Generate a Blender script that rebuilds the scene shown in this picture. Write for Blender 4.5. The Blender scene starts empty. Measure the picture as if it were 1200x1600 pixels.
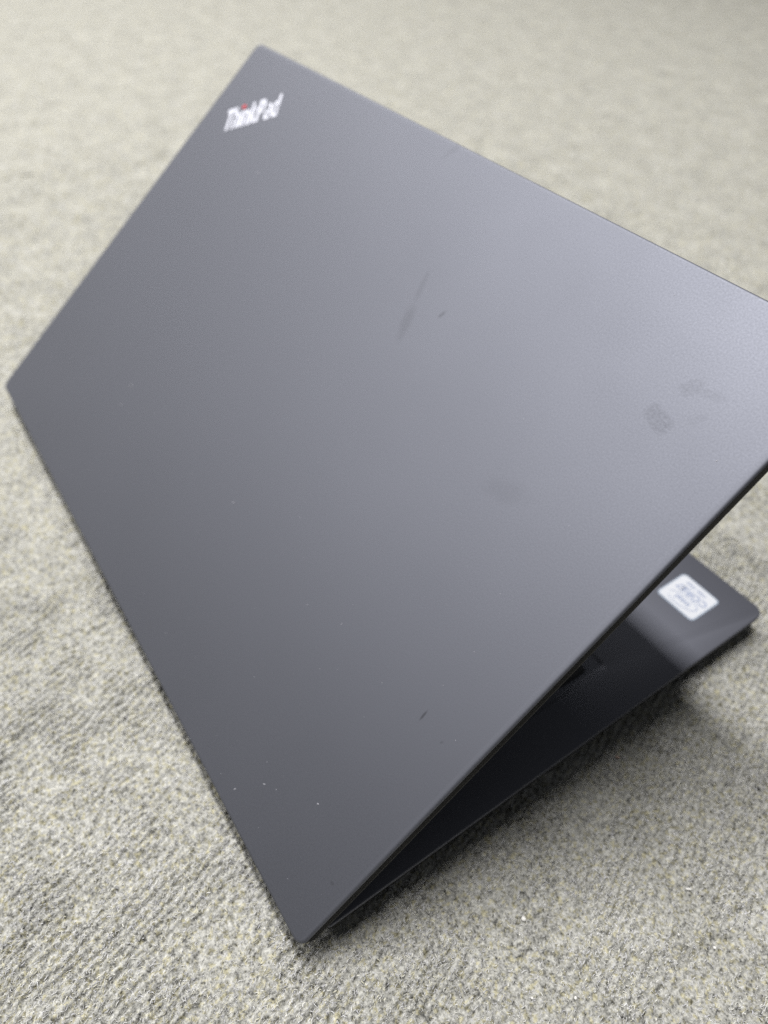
import bpy, bmesh, math, random
import numpy as np
from mathutils import Matrix, Vector

scene = bpy.context.scene
COL = scene.collection
random.seed(5)
RNG = np.random.default_rng(11)

# ---------------------------------------------------------------- camera
cam_data = bpy.data.cameras.new("camera")
cam = bpy.data.objects.new("camera", cam_data)
COL.objects.link(cam)
RX = Vector((0.56083455, 0.82760395, 0.02315832))
RY = Vector((0.6016627, -0.38818923, -0.69807673))
RZ = Vector((-0.56874125, 0.40543905, -0.71564836))
CAM = Vector((0.2474370613, -0.0175528856, 0.285485412))
m = Matrix.Identity(4)
for i in range(3):
    m[i][0], m[i][1], m[i][2], m[i][3] = RX[i], -RY[i], -RZ[i], CAM[i]
cam.matrix_world = m
cam_data.sensor_fit = 'VERTICAL'
cam_data.sensor_height = 36.0
cam_data.sensor_width = 27.0
cam_data.lens = 1136.0 / 1600.0 * 36.0
cam_data.clip_start = 0.01
cam_data.clip_end = 60
cam_data.dof.use_dof = True
cam_data.dof.focus_distance = 0.230
cam_data.dof.aperture_fstop = 6.5
scene.camera = cam

# ---------------------------------------------------------------- light and exposure
scene.view_settings.view_transform = 'Standard'
scene.view_settings.look = 'None'
scene.view_settings.gamma = 1.0
scene.view_settings.exposure = 0.0
scene.cycles.use_denoising = False      # keep the fine fibre and coating grain
world = bpy.data.worlds.new("World")
scene.world = world
world.use_nodes = True
bg = world.node_tree.nodes["Background"]
bg.inputs[0].default_value = (0.93, 0.96, 1.0, 1)
bg.inputs[1].default_value = 0.10


def ceiling_lamp(x, y, power, sx=1.2, sy=0.22):
    ld = bpy.data.lights.new("ceiling_lamp", 'AREA')
    ld.shape = 'RECTANGLE'
    ld.size, ld.size_y = sx, sy
    ld.energy = power
    ld.color = (1.0, 0.985, 0.97)
    lo = bpy.data.objects.new("ceiling_lamp", ld)
    lo.location = (x, y, 2.4)
    COL.objects.link(lo)


# rows of ceiling lamps over the floor
for lx, ly, lw, lsx, lsy in ((-0.5, 0.2, 90, 1.2, 0.22), (-2.8, 0.2, 76, 1.6, 1.8), (-0.5, -1.2, 30, 1.2, 0.5),
                             (-1.7, -2.4, 34, 1.2, 0.6), (-2.8, -2.4, 14, 1.2, 0.6), (-4.0, -2.4, 50, 1.6, 1.2)):
    ceiling_lamp(lx, ly, lw, lsx, lsy)


# ---------------------------------------------------------------- helpers
def tag(o, label=None, cat=None, group=None, kind=None):
    if label: o["label"] = label
    if cat: o["category"] = cat
    if group: o["group"] = group
    if kind: o["kind"] = kind
    return o


def link(name, mesh, mat, parent=None, loc=(0, 0, 0), rot=(0, 0, 0)):
    o = bpy.data.objects.new(name, mesh)
    COL.objects.link(o)
    if mat is not None and not mesh.materials:
        mesh.materials.append(mat)
    o.parent = parent
    o.location = loc
    o.rotation_euler = rot
    return o


def finish(bm, name, smooth_angle=32):
    bmesh.ops.recalc_face_normals(bm, faces=bm.faces)
    me = bpy.data.meshes.new(name)
    bm.to_mesh(me)
    bm.free()
    me.polygons.foreach_set("use_smooth", [True] * len(me.polygons))
    me.set_sharp_from_angle(angle=math.radians(smooth_angle))
    return me


def rrect(x0, x1, y0, y1, r, seg=6):
    """rounded rectangle outline, counter-clockwise; r may be one radius or four"""
    if not isinstance(r, (tuple, list)): r = (r,) * 4
    out = []
    for (cx, cy, a0, rr) in ((x1 - r[0], y1 - r[0], 0, r[0]), (x0 + r[1], y1 - r[1], 90, r[1]),
                             (x0 + r[2], y0 + r[2], 180, r[2]), (x1 - r[3], y0 + r[3], 270, r[3])):
        for k in range(seg + 1):
            a = math.radians(a0 + 90 * k / seg)
            out.append((cx + rr * math.cos(a), cy + rr * math.sin(a)))
    return out


def slab_bm(x0, x1, y0, y1, r, profile, seg=6, hole=None, cap_top=True, cap_bot=True):
    """rings of a rounded rectangle, profile = [(inset, z), ...] from top to bottom"""
    bm = bmesh.new()
    rings = []
    for ins, z in profile:
        rr = max(r - ins, 0.0003)
        rings.append([bm.verts.new((px, py, z)) for px, py in rrect(x0 + ins, x1 - ins, y0 + ins, y1 - ins, rr, seg)])
    n = len(rings[0])
    for a, b in zip(rings[:-1], rings[1:]):
        for i in range(n):
            bm.faces.new((a[i], a[(i + 1) % n], b[(i + 1) % n], b[i]))
    if cap_top: bm.faces.new(rings[0])
    if cap_bot: bm.faces.new(list(reversed(rings[-1])))
    return bm, rings


# ---------------------------------------------------------------- node helpers
class NT:
    def __init__(self, name):
        self.mat = bpy.data.materials.new(name)
        self.mat.use_nodes = True
        self.t = self.mat.node_tree
        self.b = self.t.nodes["Principled BSDF"]

    def n(self, typ, **kw):
        nd = self.t.nodes.new(typ)
        for k, v in kw.items(): setattr(nd, k, v)
        return nd

    def l(self, a, b): self.t.links.new(a, b)

    def math(self, op, a, b=None, clamp=False):
        nd = self.n("ShaderNodeMath", operation=op)
        nd.use_clamp = clamp
        for i, v in enumerate((a, b)):
            if v is None: continue
            if isinstance(v, (int, float)): nd.inputs[i].default_value = v
            else: self.l(v, nd.inputs[i])
        return nd.outputs[0]

    def noise(self, vec, scale, detail=2, rough=0.5):
        nd = self.n("ShaderNodeTexNoise")
        nd.inputs["Scale"].default_value = scale
        nd.inputs["Detail"].default_value = detail
        nd.inputs["Roughness"].default_value = rough
        if vec is not None: self.l(vec, nd.inputs["Vector"])
        return nd.outputs["Fac"]

    def maprange(self, v, a, b, c, d, smooth=True):
        nd = self.n("ShaderNodeMapRange")
        nd.interpolation_type = 'SMOOTHSTEP' if smooth else 'LINEAR'
        self.l(v, nd.inputs[0])
        for i, x in enumerate((a, b, c, d)): nd.inputs[i + 1].default_value = x
        return nd.outputs[0]


def simple(name, col, rough=0.5, spec=0.5, metal=0.0):
    t = NT(name)
    t.b.inputs["Base Color"].default_value = (*col, 1)
    t.b.inputs["Roughness"].default_value = rough
    t.b.inputs["Specular IOR Level"].default_value = spec
    t.b.inputs["Metallic"].default_value = metal
    return t


# soft-touch black coating; stains are smears with their own outline on the lid
def coating(name, base, rough, spec, stains=(), grain=1.0):
    t = NT(name)
    co = t.n("ShaderNodeTexCoord").outputs["Object"]
    fine = t.noise(co, 1500, 2, 0.6)
    mid = t.noise(co, 420, 2, 0.5)
    big = t.noise(co, 14, 3, 0.55)
    mask = None
    for (cx, cy, lx, ly, ang, strength, patch) in stains:
        mp = t.n("ShaderNodeMapping", vector_type='TEXTURE')
        mp.inputs["Location"].default_value = (cx, cy, 0)
        mp.inputs["Rotation"].default_value = (0, 0, ang)
        mp.inputs["Scale"].default_value = (lx, ly, 1)
        t.l(co, mp.inputs[0])
        sep = t.n("ShaderNodeSeparateXYZ"); t.l(mp.outputs[0], sep.inputs[0])
        if patch:        # a rubbed, squarish patch
            x2 = t.math('MULTIPLY', sep.outputs[0], sep.outputs[0]); y2 = t.math('MULTIPLY', sep.outputs[1], sep.outputs[1])
            d = t.math('SQRT', t.math('SQRT', t.math('ADD', t.math('MULTIPLY', x2, x2), t.math('MULTIPLY', y2, y2))))
        else:
            d = t.math('SQRT', t.math('ADD', t.math('MULTIPLY', sep.outputs[0], sep.outputs[0]),
                                      t.math('MULTIPLY', sep.outputs[1], sep.outputs[1])))
        wob = t.math('MULTIPLY', t.math('SUBTRACT', t.noise(co, 260, 2, 0.6), 0.5), 0.35 if patch else 0.9)
        d = t.math('ADD', d, wob)
        e = t.maprange(d, 0.62 if patch else 0.30, 1.02 if patch else 1.15, strength, 0.0)
        if patch:
            e = t.math('MULTIPLY', e, t.maprange(t.noise(co, patch, 2, 0.6), 0.30, 0.70, 0.25, 1.0))
        mask = e if mask is None else t.math('MAXIMUM', mask, e)
    # colour grain
    mix = t.n("ShaderNodeMix", data_type='RGBA')
    mix.inputs[6].default_value = (*[c * 0.72 for c in base], 1)
    mix.inputs[7].default_value = (*[c * 1.28 for c in base], 1)
    t.l(t.math('ADD', t.math('MULTIPLY', fine, 0.6), t.math('MULTIPLY', big, 0.4)), mix.inputs[0])
    colr = mix.outputs[2]
    rr = t.math('ADD', t.math('MULTIPLY', t.math('SUBTRACT', big, 0.5), 0.10), rough)
    rr = t.math('ADD', t.math('MULTIPLY', t.math('SUBTRACT', fine, 0.5), 0.16), rr)
    if mask is not None:
        m2 = t.n("ShaderNodeMix", data_type='RGBA')
        t.l(mask, m2.inputs[0]); t.l(colr, m2.inputs[6])
        m2.inputs[7].default_value = (0.022, 0.022, 0.024, 1)
        colr = m2.outputs[2]
        t.l(t.math('MULTIPLY', t.math('SUBTRACT', 1.0, mask), spec), t.b.inputs["Specular IOR Level"])
    else:
        t.b.inputs["Specular IOR Level"].default_value = spec
    t.l(colr, t.b.inputs["Base Color"])
    t.l(rr, t.b.inputs["Roughness"])
    t.b.inputs["IOR"].default_value = 2.26
    t.b.inputs["Specular Tint"].default_value = (0.82, 0.853, 1.0, 1)
    h = t.math('ADD', t.math('MULTIPLY', fine, 0.8), t.math('MULTIPLY', mid, 0.2))
    bp = t.n("ShaderNodeBump")
    bp.inputs["Strength"].default_value = 0.022 * grain
    bp.inputs["Distance"].default_value = 0.0006
    t.l(h, bp.inputs["Height"])
    t.l(bp.outputs[0], t.b.inputs["Normal"])
    return t.mat


A = math.radians
LID_STAINS = [
    (0.0408, 0.1790, 0.0092, 0.0032, math.atan2(-.0117, .0053), 0.14, 0),
    (0.0350, 0.1935, 0.0090, 0.0017, math.atan2(-.0110, .0040), 0.11, 0),
    (0.0529, 0.1896, 0.0026, 0.0009, math.atan2(-.0037, -.0009), 0.30, 0),
    (-0.002, 0.2460, 0.0062, 0.0020, math.atan2(.0072, .0032), 0.09, 0),
    (0.1492, 0.2030, 0.0064, 0.0036, math.atan2(-.0035, .0105), 0.20, 900),
    (0.1503, 0.2163, 0.0044, 0.0030, math.atan2(.0047, .0032), 0.14, 700),
    (0.1562, 0.2175, 0.0056, 0.0018, math.atan2(.001, .0045), 0.11, 700),
    (0.1262, 0.1550, 0.0110, 0.0050, math.atan2(.0053, .0142), 0.07, 0),
    (0.1594, 0.0831, 0.0026, 0.00055, math.atan2(-.0038, .0003), 0.50, 0),
    (0.1759, 0.0229, 0.0010, 0.0008, 0.3, 0.25, 0),
    (0.1700, 0.0822, 0.0010, 0.0005, 1.2, 0.22, 0),
    (0.1588, 0.2093, 0.0036, 0.0016, 1.0, 0.08, 700),
]
BLACK = (0.008, 0.0084, 0.010)
M_LID = coating("lid_coating", BLACK, 0.60, 0.5, LID_STAINS)
M_BASE = coating("chassis_coating", (0.018, 0.018, 0.022), 0.60, 0.5)
M_BEZEL = simple("bezel_plastic", (0.018, 0.018, 0.02), 0.45).mat
M_SCREEN = simple("dark_screen", (0.006, 0.006, 0.007), 0.22).mat
M_KEY = simple("key_plastic", (0.015, 0.015, 0.017), 0.55).mat
M_PAD = simple("touchpad_surface", (0.02, 0.02, 0.023), 0.35).mat
M_RED = simple("red_plastic", (0.55, 0.02, 0.03), 0.5).mat
M_HINGE = simple("hinge_metal", (0.03, 0.03, 0.032), 0.4).mat
M_RUBBER = simple("rubber", (0.012, 0.012, 0.012), 0.8).mat
M_LOGO = simple("logo_silver", (0.56, 0.57, 0.64), 0.4, 0.5).mat
M_STICKER = simple("sticker_white", (0.55, 0.565, 0.60), 0.4).mat
M_RIM = simple("sticker_rim", (0.30, 0.35, 0.43), 0.4).mat
M_PRINT = simple("sticker_ink", (0.25, 0.29, 0.41), 0.5).mat
M_EDGE = simple("black_edge_plastic", (0.006, 0.006, 0.007), 0.6, 0.08).mat
M_RIMLINE = simple("rim_plastic", (0.016, 0.016, 0.016), 0.55, 0.3).mat
M_LINT = simple("lint", (0.66, 0.65, 0.62), 0.9, 0.2).mat
M_CRUMB = simple("pink_crumb", (0.50, 0.36, 0.30), 0.9, 0.2).mat

# ---------------------------------------------------------------- carpet
CZ = 0.0


def vnoise(x, y, cell, seed):
    rs = np.random.default_rng(seed)
    tab = rs.random((256, 256))
    u, v = x / cell, y / cell
    iu, iv = np.floor(u).astype(int), np.floor(v).astype(int)
    fu, fv = u - iu, v - iv
    fu = fu * fu * (3 - 2 * fu); fv = fv * fv * (3 - 2 * fv)
    a = tab[iu % 256, iv % 256]; b = tab[(iu + 1) % 256, iv % 256]
    c = tab[iu % 256, (iv + 1) % 256]; d = tab[(iu + 1) % 256, (iv + 1) % 256]
    return (a * (1 - fu) + b * fu) * (1 - fv) + (c * (1 - fu) + d * fu) * fv


ROW = math.radians(108)          # the pile rows run along this bearing


def rowcoords(x, y):
    c, s = math.cos(ROW), math.sin(ROW)
    u = x * c + y * s            # along a row
    v = -x * s + y * c           # across the rows
    return u, v


def carpet_height(x, y):
    u, v = rowcoords(x, y)
    w = v + 0.0030 * (vnoise(x, y, 0.011, 1) - 0.5) + 0.0050 * (vnoise(x, y, 0.04, 2) - 0.5) + 0.0010 * (vnoise(x, y, 0.0035, 9) - 0.5)
    ph = w / 0.0029
    k = np.floor(ph)
    rib = np.abs(np.sin(np.pi * ph)) ** 0.6
    loop = np.abs(np.sin(np.pi * (u / 0.0042 + 0.37 * k + 1.5 * vnoise(u, k * 0.01, 0.009, 3)))) ** 0.7
    patch = np.clip(vnoise(x, y, 0.014, 4) * 1.6 - 0.2, 0.3, 1)
    h = 0.0021 * rib * patch + 0.0012 * loop * patch
    h = h + 0.0014 * (vnoise(x, y, 0.0022, 5) - 0.5) + 0.0011 * (vnoise(x, y, 0.0050, 6) - 0.5)
    h = h + 0.0007 * (vnoise(x, y, 0.0012, 7) - 0.5) + 0.0007 * (vnoise(x, y, 0.04, 8) - 0.5)
    # the laptop's weight presses the pile down under its footprint
    ex = np.clip((0.176 - np.abs(x)) / 0.010, 0, 1)
    ey = np.clip((0.1165 - np.abs(y - 0.1275)) / 0.010, 0, 1)
    return h + 0.0012 - 0.0040 * ex * ey


def carpet_grid(name, x0, x1, y0, y1, step, dz=0.0):
    xs = np.arange(x0, x1 + step * .5, step); ys = np.arange(y0, y1 + step * .5, step)
    X, Y = np.meshgrid(xs, ys, indexing='ij')
    Z = carpet_height(X, Y) + dz
    nx, ny = X.shape
    co = np.stack([X, Y, Z], -1).reshape(-1, 3).astype(np.float32)
    idx = np.arange(nx * ny).reshape(nx, ny)
    q = np.stack([idx[:-1, :-1], idx[1:, :-1], idx[1:, 1:], idx[:-1, 1:]], -1).reshape(-1, 4).astype(np.int32)
    me = bpy.data.meshes.new(name)
    me.vertices.add(len(co)); me.vertices.foreach_set("co", co.ravel())
    me.loops.add(q.size); me.loops.foreach_set("vertex_index", q.ravel())
    me.polygons.add(len(q))
    me.polygons.foreach_set("loop_start", np.arange(0, q.size, 4, dtype=np.int32))
    me.polygons.foreach_set("use_smooth", np.ones(len(q), dtype=bool))
    me.update(calc_edges=True)
    return me


def carpet_material():
    t = NT("heathered_carpet")
    co = t.n("ShaderNodeTexCoord").outputs["Object"]
    n1 = t.noise(co, 1100, 3, 0.65)
    n2 = t.noise(co, 420, 3, 0.6)
    n3 = t.noise(co, 36, 3, 0.55)
    hue = t.noise(co, 480, 2, 0.6)
    v = t.math('ADD', t.math('ADD', t.math('MULTIPLY', n1, 0.52), t.math('MULTIPLY', n2, 0.38)), t.math('MULTIPLY', n3, 0.10))
    ramp = t.n("ShaderNodeValToRGB")
    e = ramp.color_ramp.elements
    e[0].position = 0.36; e[0].color = (0.035, 0.035, 0.033, 1)  # heather's dark end, deepened to paint crevice shade into the colour
    e[1].position = 0.62; e[1].color = (0.475, 0.472, 0.440, 1)
    k = ramp.color_ramp.elements.new(0.48); k.color = (0.262, 0.260, 0.240, 1)
    t.l(v, ramp.inputs[0])
    mix = t.n("ShaderNodeMix", data_type='RGBA', blend_type='MULTIPLY')
    t.l(t.maprange(hue, 0.5, 0.66, 0, 1), mix.inputs[0])
    t.l(ramp.outputs[0], mix.inputs[6])
    mix.inputs[7].default_value = (1.0, 0.95, 0.72, 1)
    t.l(mix.outputs[2], t.b.inputs["Base Color"])
    t.b.inputs["Roughness"].default_value = 0.95
    t.b.inputs["Specular IOR Level"].default_value = 0.1
    bp = t.n("ShaderNodeBump")
    bp.inputs["Strength"].default_value = 0.5
    bp.inputs["Distance"].default_value = 0.0008
    t.l(t.math('ADD', n1, n2), bp.inputs["Height"])
    t.l(bp.outputs[0], t.b.inputs["Normal"])
    return t.mat


M_CARPET = carpet_material()


def cut(me, x0, x1, y0, y1):
    b = bmesh.new(); b.from_mesh(me)
    dead = []
    for f in b.faces:
        c = f.calc_center_median()
        if x0 < c.x < x1 and y0 < c.y < y1: dead.append(f)
    bmesh.ops.delete(b, geom=dead, context='FACES')
    b.to_mesh(me); b.free()


floor = tag(link("carpet_floor", carpet_grid("carpet_near", -0.02, 0.33, -0.14, 0.29, 0.0006), M_CARPET),
            "grey beige heathered carpet under and around the laptop", None, None, "structure")
mid = carpet_grid("carpet_mid", -0.56, 0.42, -0.22, 0.56, 0.0014, -0.0002)
cut(mid, -0.017, 0.327, -0.137, 0.287)
tag(link("carpet_floor", mid, M_CARPET), "grey beige heathered carpet left of and behind the laptop", None, None, "structure")
far = carpet_grid("carpet_far", -4.0, 2.0, -2.0, 4.5, 0.02, -0.0010)
cut(far, -0.535, 0.395, -0.195, 0.535)
tag(link("carpet_floor", far, M_CARPET), "blurred grey beige carpet stretching away behind the laptop", None, None, "structure")


def pile(name):
    """fuzz of single wool fibres standing and lying on the carpet"""
    def spots(n, x0, x1, y0, y1):
        x = RNG.uniform(x0, x1, n); y = RNG.uniform(y0, y1, n)
        return x, y
    parts = [spots(290000, -0.02, 0.33, -0.13, 0.29), spots(60000, -0.30, 0.36, -0.16, 0.44), spots(50000, -0.65, 0.36, -0.16, 0.8)]
    tall = [spots(1500, -0.19, 0.19, -0.006, -0.0004), spots(1500, 0.1805, 0.188, 0.0, 0.25), spots(5000, -0.02, 0.33, -0.13, 0.29)]
    x = np.concatenate([p[0] for p in parts]); y = np.concatenate([p[1] for p in parts])
    keep = ~((np.abs(x) < 0.170) & (y > 0.02) & (y < 0.235))
    x, y = x[keep], y[keep]
    hh = carpet_height(x, y)
    keep = RNG.random(len(x)) < np.clip((hh - 0.0012) / 0.0018, 0.04, 1)     # the gaps between tufts stay bare
    x, y = x[keep], y[keep]
    nt = sum(len(p[0]) for p in tall)
    x = np.concatenate([x] + [p[0] for p in tall]); y = np.concatenate([y] + [p[1] for p in tall])
    n = len(x)
    ang = np.where(RNG.random(n) < 0.62, ROW + RNG.normal(0, 0.4, n) + np.pi * RNG.integers(0, 2, n), RNG.uniform(0, 2 * np.pi, n))
    L = RNG.uniform(0.0007, 0.0018, n)
    lift = np.clip(RNG.normal(0.30, 0.28, n), 0.02, 1.1)
    L[-nt:] *= RNG.uniform(1.0, 2.2, nt); lift[-nt:] = RNG.uniform(0.5, 1.35, nt)      # stray hairs, more of them along the laptop's edges
    bend = RNG.normal(0, 0.7, n)
    wd = RNG.uniform(0.00012, 0.00027, n)
    base = np.stack([x, y, carpet_height(x, y) - 0.0002], -1)
    d1 = np.stack([np.cos(ang) * np.cos(lift), np.sin(ang) * np.cos(lift), np.sin(lift)], -1)
    a2 = ang + bend; l2 = lift - RNG.uniform(0.2, 1.0, n)
    d2 = np.stack([np.cos(a2) * np.cos(l2), np.sin(a2) * np.cos(l2), np.sin(l2)], -1)
    p1 = base + d1 * (L * .55)[:, None]; p2 = p1 + d2 * (L * .45)[:, None]
    tilt = RNG.uniform(-0.8, 0.8, n)
    s1 = np.stack([-np.sin(ang) * np.cos(tilt), np.cos(ang) * np.cos(tilt), np.sin(tilt)], -1) * (wd * .5)[:, None]
    s2 = np.stack([-np.sin(a2) * np.cos(tilt), np.cos(a2) * np.cos(tilt), np.sin(tilt)], -1) * (wd * .35)[:, None]
    V = np.stack([base - s1, base + s1, p1 + s1, p1 - s1, p2 + s2, p2 - s2], 1).reshape(-1, 3).astype(np.float32)
    o = (np.arange(n) * 6)[:, None]
    Q = np.concatenate([o + np.array([[0, 1, 2, 3]]), o + np.array([[3, 2, 4, 5]])], 1).reshape(-1, 4).astype(np.int32)
    me = bpy.data.meshes.new(name)
    me.vertices.add(len(V)); me.vertices.foreach_set("co", V.ravel())
    me.loops.add(Q.size); me.loops.foreach_set("vertex_index", Q.ravel())
    me.polygons.add(len(Q)); me.polygons.foreach_set("loop_start", np.arange(0, Q.size, 4, dtype=np.int32))
    me.update(calc_edges=True)
    pal = np.array([(0.72, 0.72, 0.72), (0.60, 0.60, 0.63), (0.76, 0.75, 0.69), (0.68, 0.66, 0.52), (0.44, 0.44, 0.43), (0.14, 0.14, 0.14), (0.46, 0.44, 0.31)])
    b1, b2, b3 = vnoise(x, y, 0.006, 31), vnoise(x, y, 0.009, 32), vnoise(x, y, 0.0022, 33)
    score = np.stack([0.32 + 0 * b1, 0.10 + 0.35 * b1, 0.20 + 0 * b1, 0.02 + 0.40 * np.clip(b2 - .35, 0, 1), 0.03 + .22 * b3, 0.012 + 0.22 * np.clip(b3 - .4, 0, 1), 0.01 + 0.16 * np.clip(b2 - .5, 0, 1)], 1)
    cdf = np.cumsum(score, 1); cdf /= cdf[:, -1:]
    ci = (RNG.random(n)[:, None] > cdf).sum(1)
    colr = 0.74 * np.array((1.0, 1.0, 1.0)) * pal[ci] * (0.86 + 0.28 * vnoise(x, y, 0.02, 34))[:, None] * RNG.uniform(.88, 1.12, n)[:, None]
    rgba = np.ones((n, 6, 4), dtype=np.float32); rgba[:, :, :3] = np.clip(colr, 0, .85)[:, None, :]
    at = me.color_attributes.new("fibre_colour", 'FLOAT_COLOR', 'POINT')
    at.data.foreach_set("color", rgba.ravel())
    t = NT("carpet_fibre")
    an = t.n("ShaderNodeVertexColor"); an.layer_name = "fibre_colour"
    t.l(an.outputs[0], t.b.inputs["Base Color"])
    t.b.inputs["Roughness"].default_value = 0.8
    t.b.inputs["Specular IOR Level"].default_value = 0.2
    ob = link(name, me, t.mat)
    return tag(ob, "fuzzy grey, cream and charcoal wool fibres of the carpet pile", "carpet pile", None, "stuff")


pile("carpet_pile")

# ---------------------------------------------------------------- laptop
TH = 0.6936506                       # opening of the lid
W2, LEN, DECK = 0.1830, 0.2475, 0.016
ROOT = Vector((0, 0.125, 0))
laptop = bpy.data.objects.new("laptop", None)
laptop.empty_display_size = 0.1
COL.objects.link(laptop)
laptop.location = ROOT
tag(laptop, "matte black laptop, half open, lid back towards the viewer, on grey carpet", "laptop")


def part(name, mesh, mat, parent=laptop, world=(0, 0, 0), rot=(0, 0, 0)):
    loc = Vector(world) - (ROOT if parent is laptop else Vector((0, 0, 0)))
    return link(name, mesh, mat, parent, loc, rot)


# --- lid back cover; local x along hinge, y up the lid, z = outer face
bm, _ = slab_bm(-W2, W2, 0.0, 0.250, 0.0042,
                [(0.0012, 0.0), (0.0008, -0.00005), (0.0004, -0.0002), (0.00012, -0.00045), (0.0, -0.0008), (0.00005, -0.0010)], seg=8)
lid = part("lid", finish(bm, "lid"), M_LID, laptop, (0, 0, DECK), (TH, 0, 0))
bm, _ = slab_bm(-W2, W2, 0.0, 0.250, 0.0042, [(0.0003, -0.00102), (0.0, -0.0012), (0.0, -0.0049), (0.0004, -0.0052), (0.001, -0.0052)], seg=8)
link("edge_frame", finish(bm, "edge_frame"), M_EDGE, lid)

# bezel frame and screen on the inner face (sub-parts)
bm = bmesh.new()
prof = [(0.0012, -0.0053), (0.0002, -0.0054), (0.0001, -0.0060), (0.0004, -0.0066), (0.0010, -0.0069)]
rings = [[bm.verts.new((px, py, z)) for px, py in rrect(-W2 + i, W2 - i, i, 0.250 - i, 0.004 - i, 8)] for i, z in prof]
inn = [[bm.verts.new((px, py, z)) for px, py in rrect(-0.1722, 0.1722, 0.022, 0.216 + 0.0, 0.0008, 8)] for z in (-0.0069, -0.0061)]
allr = rings + inn
nn = len(rings[0])
for a, b in zip(allr[:-1], allr[1:]):
    for i in range(nn):
        bm.faces.new((a[i], a[(i + 1) % nn], b[(i + 1) % nn], b[i]))
bm.faces.new(rings[0])
link("screen_bezel", finish(bm, "screen_bezel"), M_RIMLINE, lid)
bm, _ = slab_bm(-0.1721, 0.1721, 0.0221, 0.2159, 0.0008, [(0, -0.0056), (0, -0.0062)], seg=1)
link("screen", finish(bm, "screen"), M_SCREEN, lid)


def text_mesh(name, body, size, bold=0.0, depth=0.0001, align='CENTER'):
    cu = bpy.data.curves.new(name, 'FONT')
    cu.body = body; cu.size = size; cu.offset = bold; cu.extrude = depth
    cu.align_x = align; cu.align_y = 'BOTTOM_BASELINE'
    cu.resolution_u = 4
    ob = bpy.data.objects.new(name, cu)
    COL.objects.link(ob)
    bpy.context.view_layer.update()
    dg = bpy.context.evaluated_depsgraph_get()
    me = bpy.data.meshes.new_from_object(ob.evaluated_get(dg))
    bpy.data.objects.remove(ob)
    bpy.data.curves.remove(cu)
    me.materials.clear()
    me.name = name
    return me


def stroke_mesh(name, polys, depth=0.00025):
    """flat lettering cut from polygons, each with real thickness"""
    bm = bmesh.new()
    for p in polys:
        a = [bm.verts.new((x, y, depth)) for x, y in p]
        b = [bm.verts.new((x, y, 0)) for x, y in p]
        bm.faces.new(a); bm.faces.new(list(reversed(b)))
        for i in range(len(p)):
            j = (i + 1) % len(p)
            bm.faces.new((a[i], b[i], b[j], a[j]))
    return finish(bm, name)


def R(x0, y0, x1, y1): return [(x0, y0), (x1, y0), (x1, y1), (x0, y1)]


def ringpoly(cx, cy, rx, ry, tx, ty, a0=0, a1=360, n=14):
    """thick arc as quads"""
    out = []
    for k in range(n):
        p = math.radians(a0 + (a1 - a0) * k / n); q = math.radians(a0 + (a1 - a0) * (k + 1) / n)
        out.append([(cx + rx * math.cos(p), cy + ry * math.sin(p)), (cx + rx * math.cos(q), cy + ry * math.sin(q)),
                    (cx + (rx - tx) * math.cos(q), cy + (ry - ty) * math.sin(q)), (cx + (rx - tx) * math.cos(p), cy + (ry - ty) * math.sin(p))])
    return out


# heavy letters, unit = cap height 1
GL = {
    'T': (0.62, [R(0, .80, .62, 1), R(.20, 0, .42, .80)]),
    'h': (0.56, [R(0, 0, .20, 1.0), R(.36, 0, .56, .50)] + ringpoly(.28, .46, .28, .29, .20, .19, 0, 180, 10)),
    'i': (0.20, [R(0, 0, .20, .74)]),
    'n': (0.56, [R(0, 0, .20, .74), R(.36, 0, .56, .47)] + ringpoly(.28, .45, .28, .29, .20, .19, 0, 180, 10)),
    'k': (0.56, [R(0, 0, .20, 1.0), [(.20, .34), (.36, .74), (.58, .74), (.34, .40)], [(.20, .34), (.34, .40), (.60, 0), (.36, 0)]]),
    'P': (0.60, [R(0, 0, .22, 1.0), R(.22, .80, .36, 1.0), R(.22, .36, .36, .55)] + ringpoly(.32, .68, .28, .32, .21, .19, -90, 90, 10)),
    'a': (0.54, [R(.35, 0, .54, .50), R(.16, .56, .30, .74)] + ringpoly(.24, .22, .24, .235, .17, .14, 0, 360, 16) + ringpoly(.28, .47, .26, .27, .19, .17, 0, 110, 8)),
    'd': (0.56, [R(.36, 0, .56, 1.0)] + ringpoly(.28, .37, .28, .375, .19, .18, 0, 360, 18)),
}
p_bl, p_br = Vector((-0.1563, 0.1985)), Vector((-0.1233, 0.2205))
dirv = (p_br - p_bl)
word = "ThinkPad"
gap = 0.060
tot = sum(GL[c][0] for c in word) + gap * (len(word) - 1)
CAPH = 0.0140
sx = dirv.length / tot
la = math.atan2(dirv.y, dirv.x)
pen = 0.0
for c in word:
    w, polys = GL[c]
    me = stroke_mesh("logo_letter", [[(x * sx, y * CAPH) for x, y in p] for p in polys])
    pos = p_bl + dirv.normalized() * (pen * sx)
    link("logo_letter", me, M_LOGO, lid, (pos.x, pos.y, 0.00003), (0, 0, la))
    if c == 'i':
        bm = bmesh.new()
        bmesh.ops.create_cone(bm, cap_ends=True, segments=20, radius1=0.00125, radius2=0.00115, depth=0.0004)
        q = pos + dirv.normalized() * (0.10 * sx) + Vector((-dirv.y, dirv.x)).normalized() * (0.93 * CAPH)
        tag(link("red_dot", finish(bm, "red_dot"), M_RED, lid, (q.x, q.y, 0.0002)), "red dot over the letter i")
    pen += w + gap

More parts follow.
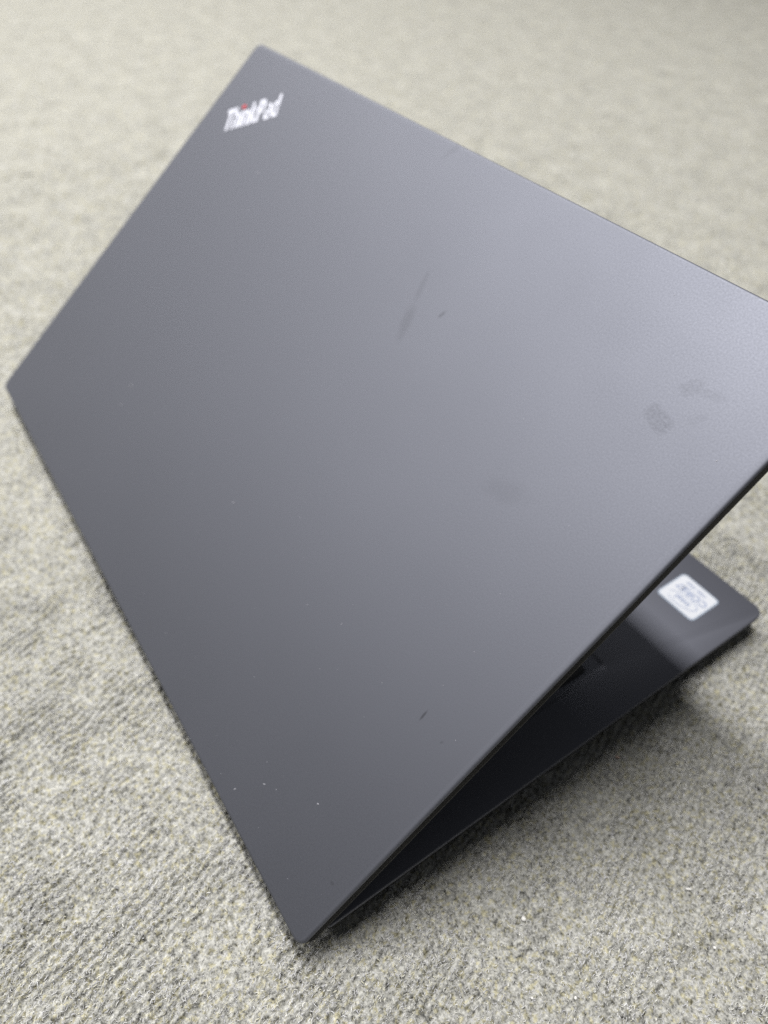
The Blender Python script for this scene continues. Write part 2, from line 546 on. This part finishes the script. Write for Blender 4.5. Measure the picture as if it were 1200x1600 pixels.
# --- hinges
for hx in (-0.135, 0.135):
    bm = bmesh.new()
    bmesh.ops.create_cone(bm, cap_ends=True, segments=24, radius1=0.0036, radius2=0.0036, depth=0.030)
    bmesh.ops.rotate(bm, verts=bm.verts, cent=(0, 0, 0), matrix=Matrix.Rotation(math.pi / 2, 3, 'Y'))
    part("hinge", finish(bm, "hinge"), M_HINGE, laptop, (hx, 0.0095, 0.0105))

# --- chassis with a sunk keyboard bed
KX0, KX1, KY0, KY1 = -0.1632, 0.1632, 0.046, 0.1638
Y0 = 0.0108
bm = bmesh.new()
outer = [(0.0009, 0.0), (0.0004, -0.00015), (0.0001, -0.0005), (0.0, -0.0009), (0.0002, -0.0011)]
under = [(0.0004, -0.00112), (0.0001, -0.0014), (0.0004, -0.0040), (0.0014, -0.0050), (0.0080, -0.0108), (0.0100, -0.0113)]
RAD = (0.0055, 0.0055, 0.002, 0.002)
rings = [[bm.verts.new((px, py, z)) for px, py in rrect(-W2 + i, W2 - i, Y0 + i, LEN - i, [max(r - i, .0004) for r in RAD], 8)] for i, z in outer]
hole = [[bm.verts.new((px, py, z)) for px, py in rrect(KX0 + i, KX1 - i, KY0 + i, KY1 - i, 0.003, 8)] for i, z in ((-0.0008, 0.0), (0.0, -0.0002), (0.0008, -0.0009))]
seq = list(reversed(hole)) + rings
nn = len(rings[0])
for a, b in zip(seq[:-1], seq[1:]):
    for i in range(nn):
        bm.faces.new((a[i], a[(i + 1) % nn], b[(i + 1) % nn], b[i]))
bm.faces.new(hole[-1]); bm.faces.new(list(reversed(rings[-1])))
chassis = part("chassis", finish(bm, "chassis"), M_BASE, laptop, (0, 0, DECK))
bm = bmesh.new()
rings = [[bm.verts.new((px, py, z)) for px, py in rrect(-W2 + i, W2 - i, Y0 + i, LEN - i, [max(r - i, .0004) for r in RAD], 8)] for i, z in under]
for a, b in zip(rings[:-1], rings[1:]):
    for i in range(nn):
        bm.faces.new((a[i], a[(i + 1) % nn], b[(i + 1) % nn], b[i]))
bm.faces.new(rings[0]); bm.faces.new(list(reversed(rings[-1])))
for f in bm.faces:
    f.smooth = True
link("bottom_cover", finish(bm, "bottom_cover"), M_EDGE, chassis)

# keys: six rows, one mesh per width
key_meshes = {}


def key_mesh(w, d):
    k = (round(w, 4), round(d, 4))
    if k not in key_meshes:
        b, _ = slab_bm(-w / 2, w / 2, -d / 2, d / 2, 0.0018, [(0.0011, 0.0005), (0.0006, 0.0003), (0.0, -0.0006)], seg=2, cap_bot=False)
        key_meshes[k] = finish(b, "key")
    return key_meshes[k]


P = 0.0189
rows = [[.95] * 17,
        [1] * 13 + [1.6] + [.85] * 3,
        [1.5] + [1] * 12 + [1.1] + [.85] * 3,
        [1.8] + [1] * 11 + [1.8] + [.85] * 3,
        [2.3] + [1] * 10 + [2.3] + [.85] * 3,
        [1, 1, 1, 1, 5.2, 1, 1, 1, 1, 1, .85, .85, .85]]
y = KY0 + 0.0035
for ri, rw in enumerate(rows):
    dpt = 0.0125 if ri == 0 else 0.0190
    scale = (KX1 - KX0 - 0.005) / sum(rw)
    x = KX1 - 0.0025                      # the user's left is +x
    for w in rw:
        ww = w * scale
        link("key", key_mesh(ww - 0.0028, dpt - 0.0028), M_KEY, chassis, (x - ww / 2, y + dpt / 2, -0.0003))
        x -= ww
    y += dpt
bm = bmesh.new()
bmesh.ops.create_uvsphere(bm, u_segments=14, v_segments=8, radius=0.0034)
bmesh.ops.scale(bm, vec=(1, 1, 0.6), verts=bm.verts)
link("pointing_stick", finish(bm, "pointing_stick"), M_RED, chassis, (0.028, 0.1085, 0.0006))
bm, _ = slab_bm(-0.028, 0.072, 0.181, 0.243, 0.002, [(0.0004, 0.00025), (0, 0.0), (0, -0.0004)], seg=4)
link("touchpad", finish(bm, "touchpad"), M_PAD, chassis)
for bx0, bx1 in ((-0.028, 0.003), (0.0036, 0.0404), (0.041, 0.072)):
    bm, _ = slab_bm(bx0, bx1, 0.1665, 0.1802, 0.0012, [(0.0006, 0.0007), (0, 0.0003), (0, -0.0003)], seg=3)
    link("touchpad_button", finish(bm, "touchpad_button"), M_PAD, chassis)
for fx, fy in ((-0.15, 0.035), (0.15, 0.035), (-0.15, 0.222), (0.15, 0.222)):
    bm, _ = slab_bm(fx - 0.016, fx + 0.016, fy - 0.004, fy + 0.004, 0.0035, [(0, -0.0112), (0.0006, -0.0172)], seg=4)
    link("rubber_foot", finish(bm, "rubber_foot"), M_RUBBER, chassis)

# --- white badge on the palm rest
sxc, syc, sw, sd = 0.1571, 0.2240, 0.0211, 0.0204
bm, _ = slab_bm(-sw / 2, sw / 2, -sd / 2, sd / 2, 0.0022, [(0.0001, 0.00022), (0, 0.00015), (0, 0.00002)], seg=5)
badge = part("processor_sticker", finish(bm, "processor_sticker"), M_RIM, laptop, (sxc, syc, DECK), (0, 0, math.pi))
tag(badge, "small white square sticker with rounded corners")
bm, _ = slab_bm(-sw / 2 + .0007, sw / 2 - .0007, -sd / 2 + .0007, sd / 2 - .0007, 0.0018, [(0, 0.00030), (0, 0.00021)], seg=5)
link("sticker_face", finish(bm, "sticker_face"), M_STICKER, badge)


def sprint(name, body, size, u, v, bold=0.0):
    me = text_mesh(name, body, size, bold, 0.00003)
    link(name, me, M_PRINT, badge, ((u - .5) * sw, (v - .5) * sd, 0.00034))


sprint("printed_word", "intel", 0.0045, .50, .63, 0.00008)
sprint("printed_word", "CORE", 0.0054, .42, .31, 0.00012)
sprint("printed_word", "i7", 0.0054, .78, .31, 0.00006)
sprint("printed_word", "10th Gen", 0.0030, .52, .14, 0.00005)
swo = [[(x * 0.0078, y * 0.0036) for x, y in q] for q in ringpoly(0, 0, 1, 1, .055, .10, 30, 345, 36)]
link("printed_oval", stroke_mesh("printed_oval", swo, 0.00005), M_PRINT, badge, (0.0, 0.0042, 0.00031), (0, 0, 0.12))

# ---------------------------------------------------------------- specks of lint and dust


def lump(name, r, seed, stretch=(1, 1, .7)):
    rr = random.Random(seed)
    b = bmesh.new()
    bmesh.ops.create_icosphere(b, subdivisions=2, radius=r)
    for v in b.verts:
        v.co *= rr.uniform(.78, 1.15)
        v.co = Vector((v.co.x * stretch[0], v.co.y * stretch[1], v.co.z * stretch[2]))
    return finish(b, name, 60)


CR = [
    ((0.2156, 0.0714), .0009, (1, 1, .8), "largest round white crumb on the carpet, right of the laptop's near corner", M_LINT),
    ((0.2417, 0.1282), .0008, (1.6, .6, .5), "elongated white lint speck on the carpet near the right edge", M_LINT),
    ((0.2429, 0.0700), .00062, (1, .9, .8), "white crumb nearest the bottom edge of the carpet view", M_LINT),
    ((0.2349, 0.0581), .00045, (1, 1, .8), "tiny white crumb left of the bottom crumb on the carpet", M_LINT),
    ((0.2593, 0.1208), .00055, (1, 1, .8), "small white crumb farthest right on the lower carpet", M_LINT),
    ((0.2495, 0.1129), .0004, (1, 1, .8), "tiny white crumb between the elongated lint and the right crumb", M_LINT),
    ((0.1920, 0.1436), .0008, (.6, 1.4, .6), "pinkish crumb in the laptop's shadow beside its side edge", M_CRUMB),
]
for i, ((x, y), r, st, lab, mt) in enumerate(CR):
    z = float(carpet_height(np.array([x]), np.array([y]))[0]) + r * .45 + .0006
    tag(link("carpet_crumb", lump("carpet_crumb", r, i, st), mt, None, (x, y, z), (0, 0, i * .9)), lab, "crumb", "crumbs on the carpet")

# dust lying on the lid: one mesh of many flecks, a few larger where the photo shows them
bm = bmesh.new()
mw = Matrix.Translation((0, 0, DECK)) @ Matrix.Rotation(TH, 4, 'X')
big = [(0.1332, 0.0194, .00034), (0.1535, 0.0336, .00042), (0.0313, 0.0743, .00045), (0.1256, 0.0078, .00036), (-0.1053, 0.1919, .0005),
       (0.1126, 0.0797, .00022), (0.0955, 0.0734, .0002), (0.1718, 0.2025, .00028), (-0.0789, 0.0677, .0005), (-0.0752, 0.0573, .0004)]
rr = random.Random(3)
for k in range(190):
    big.append((rr.uniform(-.178, .180), rr.uniform(.004, .246), rr.choice((.00007, .00009, .00012, .00016))))
for x, y, r in big:
    ln = rr.uniform(1, 2.2)
    an = rr.uniform(0, 6.28)
    mm = mw @ Matrix.Translation((x, y, r * .2)) @ Matrix.Rotation(an, 4, 'Z') @ Matrix.Diagonal((r * ln, r * .6, r * .3, 1))
    bmesh.ops.create_icosphere(bm, subdivisions=1, radius=1, matrix=mm)
M_DUST = simple("dust", (0.30, 0.30, 0.33), 0.9, 0.2).mat
tag(link("dust_flecks", finish(bm, "dust_flecks"), M_DUST), "fine pale dust flecks scattered over the black lid", "dust", None, "stuff")
